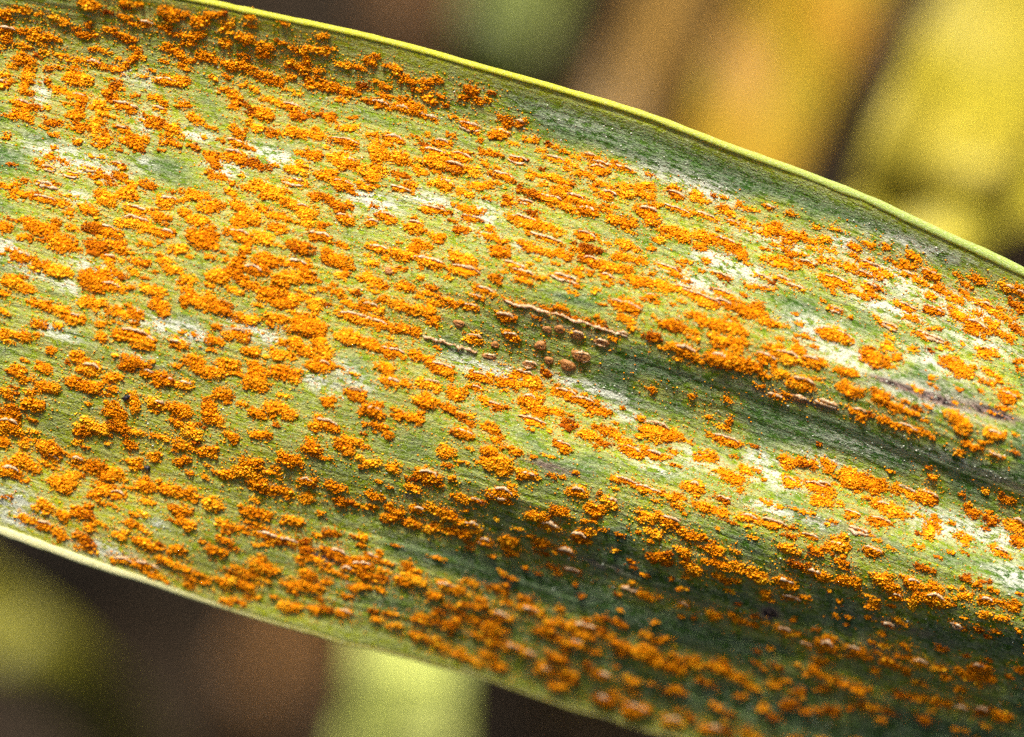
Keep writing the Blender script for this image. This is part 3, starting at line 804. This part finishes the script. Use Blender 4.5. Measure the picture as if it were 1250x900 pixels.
def build_flap(p, side=1):
    """a thin curled strip of torn leaf skin along one side of a pustule"""
    x, y, L, W, kd = p
    ang = vein_angle(x, y)
    n = max(7, int(L / 2.2))
    u = np.linspace(-.5, .5, n)
    taper = np.sqrt(np.clip(1 - (2 * u) ** 4, .02, 1))
    wid = (1.2 + .03 * W + (0.7 if 'p' in kd else 0)) * taper * (1 + .42 * rng.normal(size=n))
    wid = np.clip(wid, .3, 4)
    L = L * rng.uniform(.6, 1.0); x = x + rng.normal() * 1.5
    off = side * (W * rng.uniform(.30, .46) * np.sqrt(np.clip(1 - (1.7 * u) ** 2, .15, 1))) + np.convolve(rng.normal(size=n + 2) * .9, np.ones(3) / 3, 'valid')
    lift = W * .16 + 1.2 * taper + rng.normal(size=n) * .5
    if side < 0: lift = lift * .75
    rings = []
    for dy, dz in ((-1, -.25), (-.3, .55), (.5, .45), (1, -.6), (.35, -.15), (-.3, -.1)):
        rings.append(np.stack([u * L * 1.05, off + side * dy * wid, np.maximum(lift + dz * wid * .8, .1)], -1))
    loc = np.stack(rings, 1).reshape(-1, 3)
    V = to_world(x, y, ang, loc)
    F = []
    for i in range(n - 1):
        for j in range(6):
            a, b = i * 6 + j, i * 6 + (j + 1) % 6
            F.append((a, b, b + 6)); F.append((a, b + 6, a + 6))
    F = np.array(F)
    if side < 0: F = F[:, ::-1]
    return V, F


def size(p):
    return p[2] * p[3] * (2.0 if any(c in p[4] for c in 'frpb') else 1.0)


PUST.sort(key=size, reverse=True)
rest_v, rest_f, rest_t, nrest = [], [], [], 0
fl_v, fl_f, nfl = [], [], 0


def flaps_of(p):
    out = []
    if 'f' in p[4] or 'p' in p[4] or 'r' in p[4]: out.append(build_flap(p, 1))
    if 'r' in p[4]: out.append(build_flap(p, -1))
    return out


for i, p in enumerate(PUST + FILL + EXTRA):
    V, F, T, blist = build_pustule(p, 1.0 if i < len(PUST) + len(FILL) else .4)
    if i < 300 or blist:
        ctr = V.mean(0)
        o = mesh_np('pustule', V - ctr, F, M_BLIS if blist else M_SPORE, leaf, attrs={'tone': T})
        o.location = ctr
        for fv, ff in flaps_of(p):
            mesh_np('torn_skin', fv - ctr, ff, M_FLAP, o)
    else:
        rest_v.append(V); rest_f.append(F + nrest); rest_t.append(T); nrest += len(V)
        for fv, ff in flaps_of(p):
            fl_v.append(fv); fl_f.append(ff + nfl); nfl += len(fv)
tag(mesh_np('small_pustules', np.concatenate(rest_v), np.concatenate(rest_f), M_SPORE, leaf, attrs={'tone': np.concatenate(rest_t)}), kind='stuff')
if fl_v:
    tag(mesh_np('small_torn_skin', np.concatenate(fl_v), np.concatenate(fl_f), M_FLAP, leaf), kind='stuff')

# long torn strips of skin
for pts, W in (([(613, 366), (640, 374), (678, 383), (712, 394), (757, 407)], 7), ([(514, 408), (540, 417), (583, 431)], 9)):
    pts = np.array(pts, float)
    n = 64
    d = np.concatenate([[0], np.cumsum(np.hypot(*np.diff(pts, axis=0).T))])
    s = np.linspace(0, d[-1], n)
    cx, cy = np.interp(s, d, pts[:, 0]), np.interp(s, d, pts[:, 1])
    tap = np.sqrt(np.clip(1 - (2 * np.linspace(-.5, .5, n)) ** 6, .05, 1))
    wid = np.clip(W * .30 * tap * (1 + .9 * np.convolve(rng.normal(size=n + 6), np.ones(7) / 7, 'valid') + .22 * rng.normal(size=n)), .4, 6)
    cy = cy + np.convolve(rng.normal(size=n + 4) * 2.2, np.ones(5) / 5, 'valid')
    lift = 3.2 * tap + np.convolve(rng.normal(size=n + 6) * 2.0, np.ones(7) / 7, 'valid')
    rings = []
    for dy, dz in ((-1, -.35), (-.3, .5), (.5, .4), (1, -.4), (.35, -.2), (-.3, -.15)):
        P = leaf_pt(cx, cy - dy * wid)
        _, _, nr = leaf_frame(np.array(cx[n // 2]), np.array(cy[n // 2]))
        rings.append(P + nr * ((lift + dz * wid)[:, None] * PX))
    V = np.stack(rings, 1).reshape(-1, 3)
    F = []
    for i in range(n - 1):
        for j in range(6):
            a, b = i * 6 + j, i * 6 + (j + 1) % 6
            F.append((a, b, b + 6)); F.append((a, b + 6, a + 6))
    mesh_np('torn_skin', V, np.array(F), M_FLAP, leaf)

# loose spores dusted around the pustules
pp = np.array([(p[0], p[1], p[2], p[3]) for p in PUST])
pick = rng.integers(0, len(pp), 17000)
qx = pp[pick, 0] + rng.normal(size=17000) * (pp[pick, 2] * .5 + 12)
qy = pp[pick, 1] + .3 * (qx - pp[pick, 0]) + rng.normal(size=17000) * (pp[pick, 3] * .5 + 4)
a, b = edges(qx)
ok = (qy > a + 12) & (qy < b - 10)
P = leaf_pt(qx[ok], qy[ok]); P[:, 2] += .5 * PX
nn = len(P)
V, F, T = granules(P, rng.uniform(.4, 1.1, nn) * PX, .5 + rng.normal(size=nn) * .2)
tag(mesh_np('loose_spores', V, F, M_SPORE, leaf, attrs={'tone': T}), kind='stuff')

# pale flakes of wax on the skin
nf = 60000
fx = rng.uniform(0, 1250, nf); ft = rng.uniform(.03, .97, nf)
a, b = edges(fx); fy = a + ft * (b - a)
keep = rng.random(nf) < .01 + .5 * np.clip(blobs(WAX, fx, fy), 0, 1)
P = leaf_pt(fx[keep], fy[keep]); P[:, 2] += .2 * PX
nn = len(P)
V, F, T = granules(P, rng.uniform(.4, 1.15, nn) * PX, np.zeros(nn))
k = NT('pale_wax')
oc = k.n('ShaderNodeTexCoord').outputs['Object']
M_WAX = k.leafy(k.mix(k.ramp(k.noise(oc, 6000., 2), .4, .6), (.46, .52, .38), (.72, .70, .58)), .6, .2)
tag(mesh_np('wax_flakes', V, F, M_WAX, leaf), kind='stuff')

# ------------------------------------------------------------------ specks of dirt lying on the leaf
k = NT('black_dirt')
oc = k.n('ShaderNodeTexCoord').outputs['Object']
M_DIRT = k.leafy(k.mix(k.noise(oc, 20000., 3), (.008, .006, .010), (.03, .02, .02)), .5, .4)
for x, y, L, W, ang, lab in ((155, 485, 15, 6, -.45, 'black elongated dirt speck among orange pustules in mid leaf'),
                             (180, 571, 9, 6, .3, 'small black dirt crumb just right of a lone round pustule')):
    v, f = dome(L, W, W * .7, 12, 4, .2)
    v = to_world(x, y, ang, v)
    ctr = v.mean(0)
    o = mesh_np('dirt_speck', v - ctr, f, M_DIRT)
    o.location = ctr
    tag(o, lab, 'dirt')
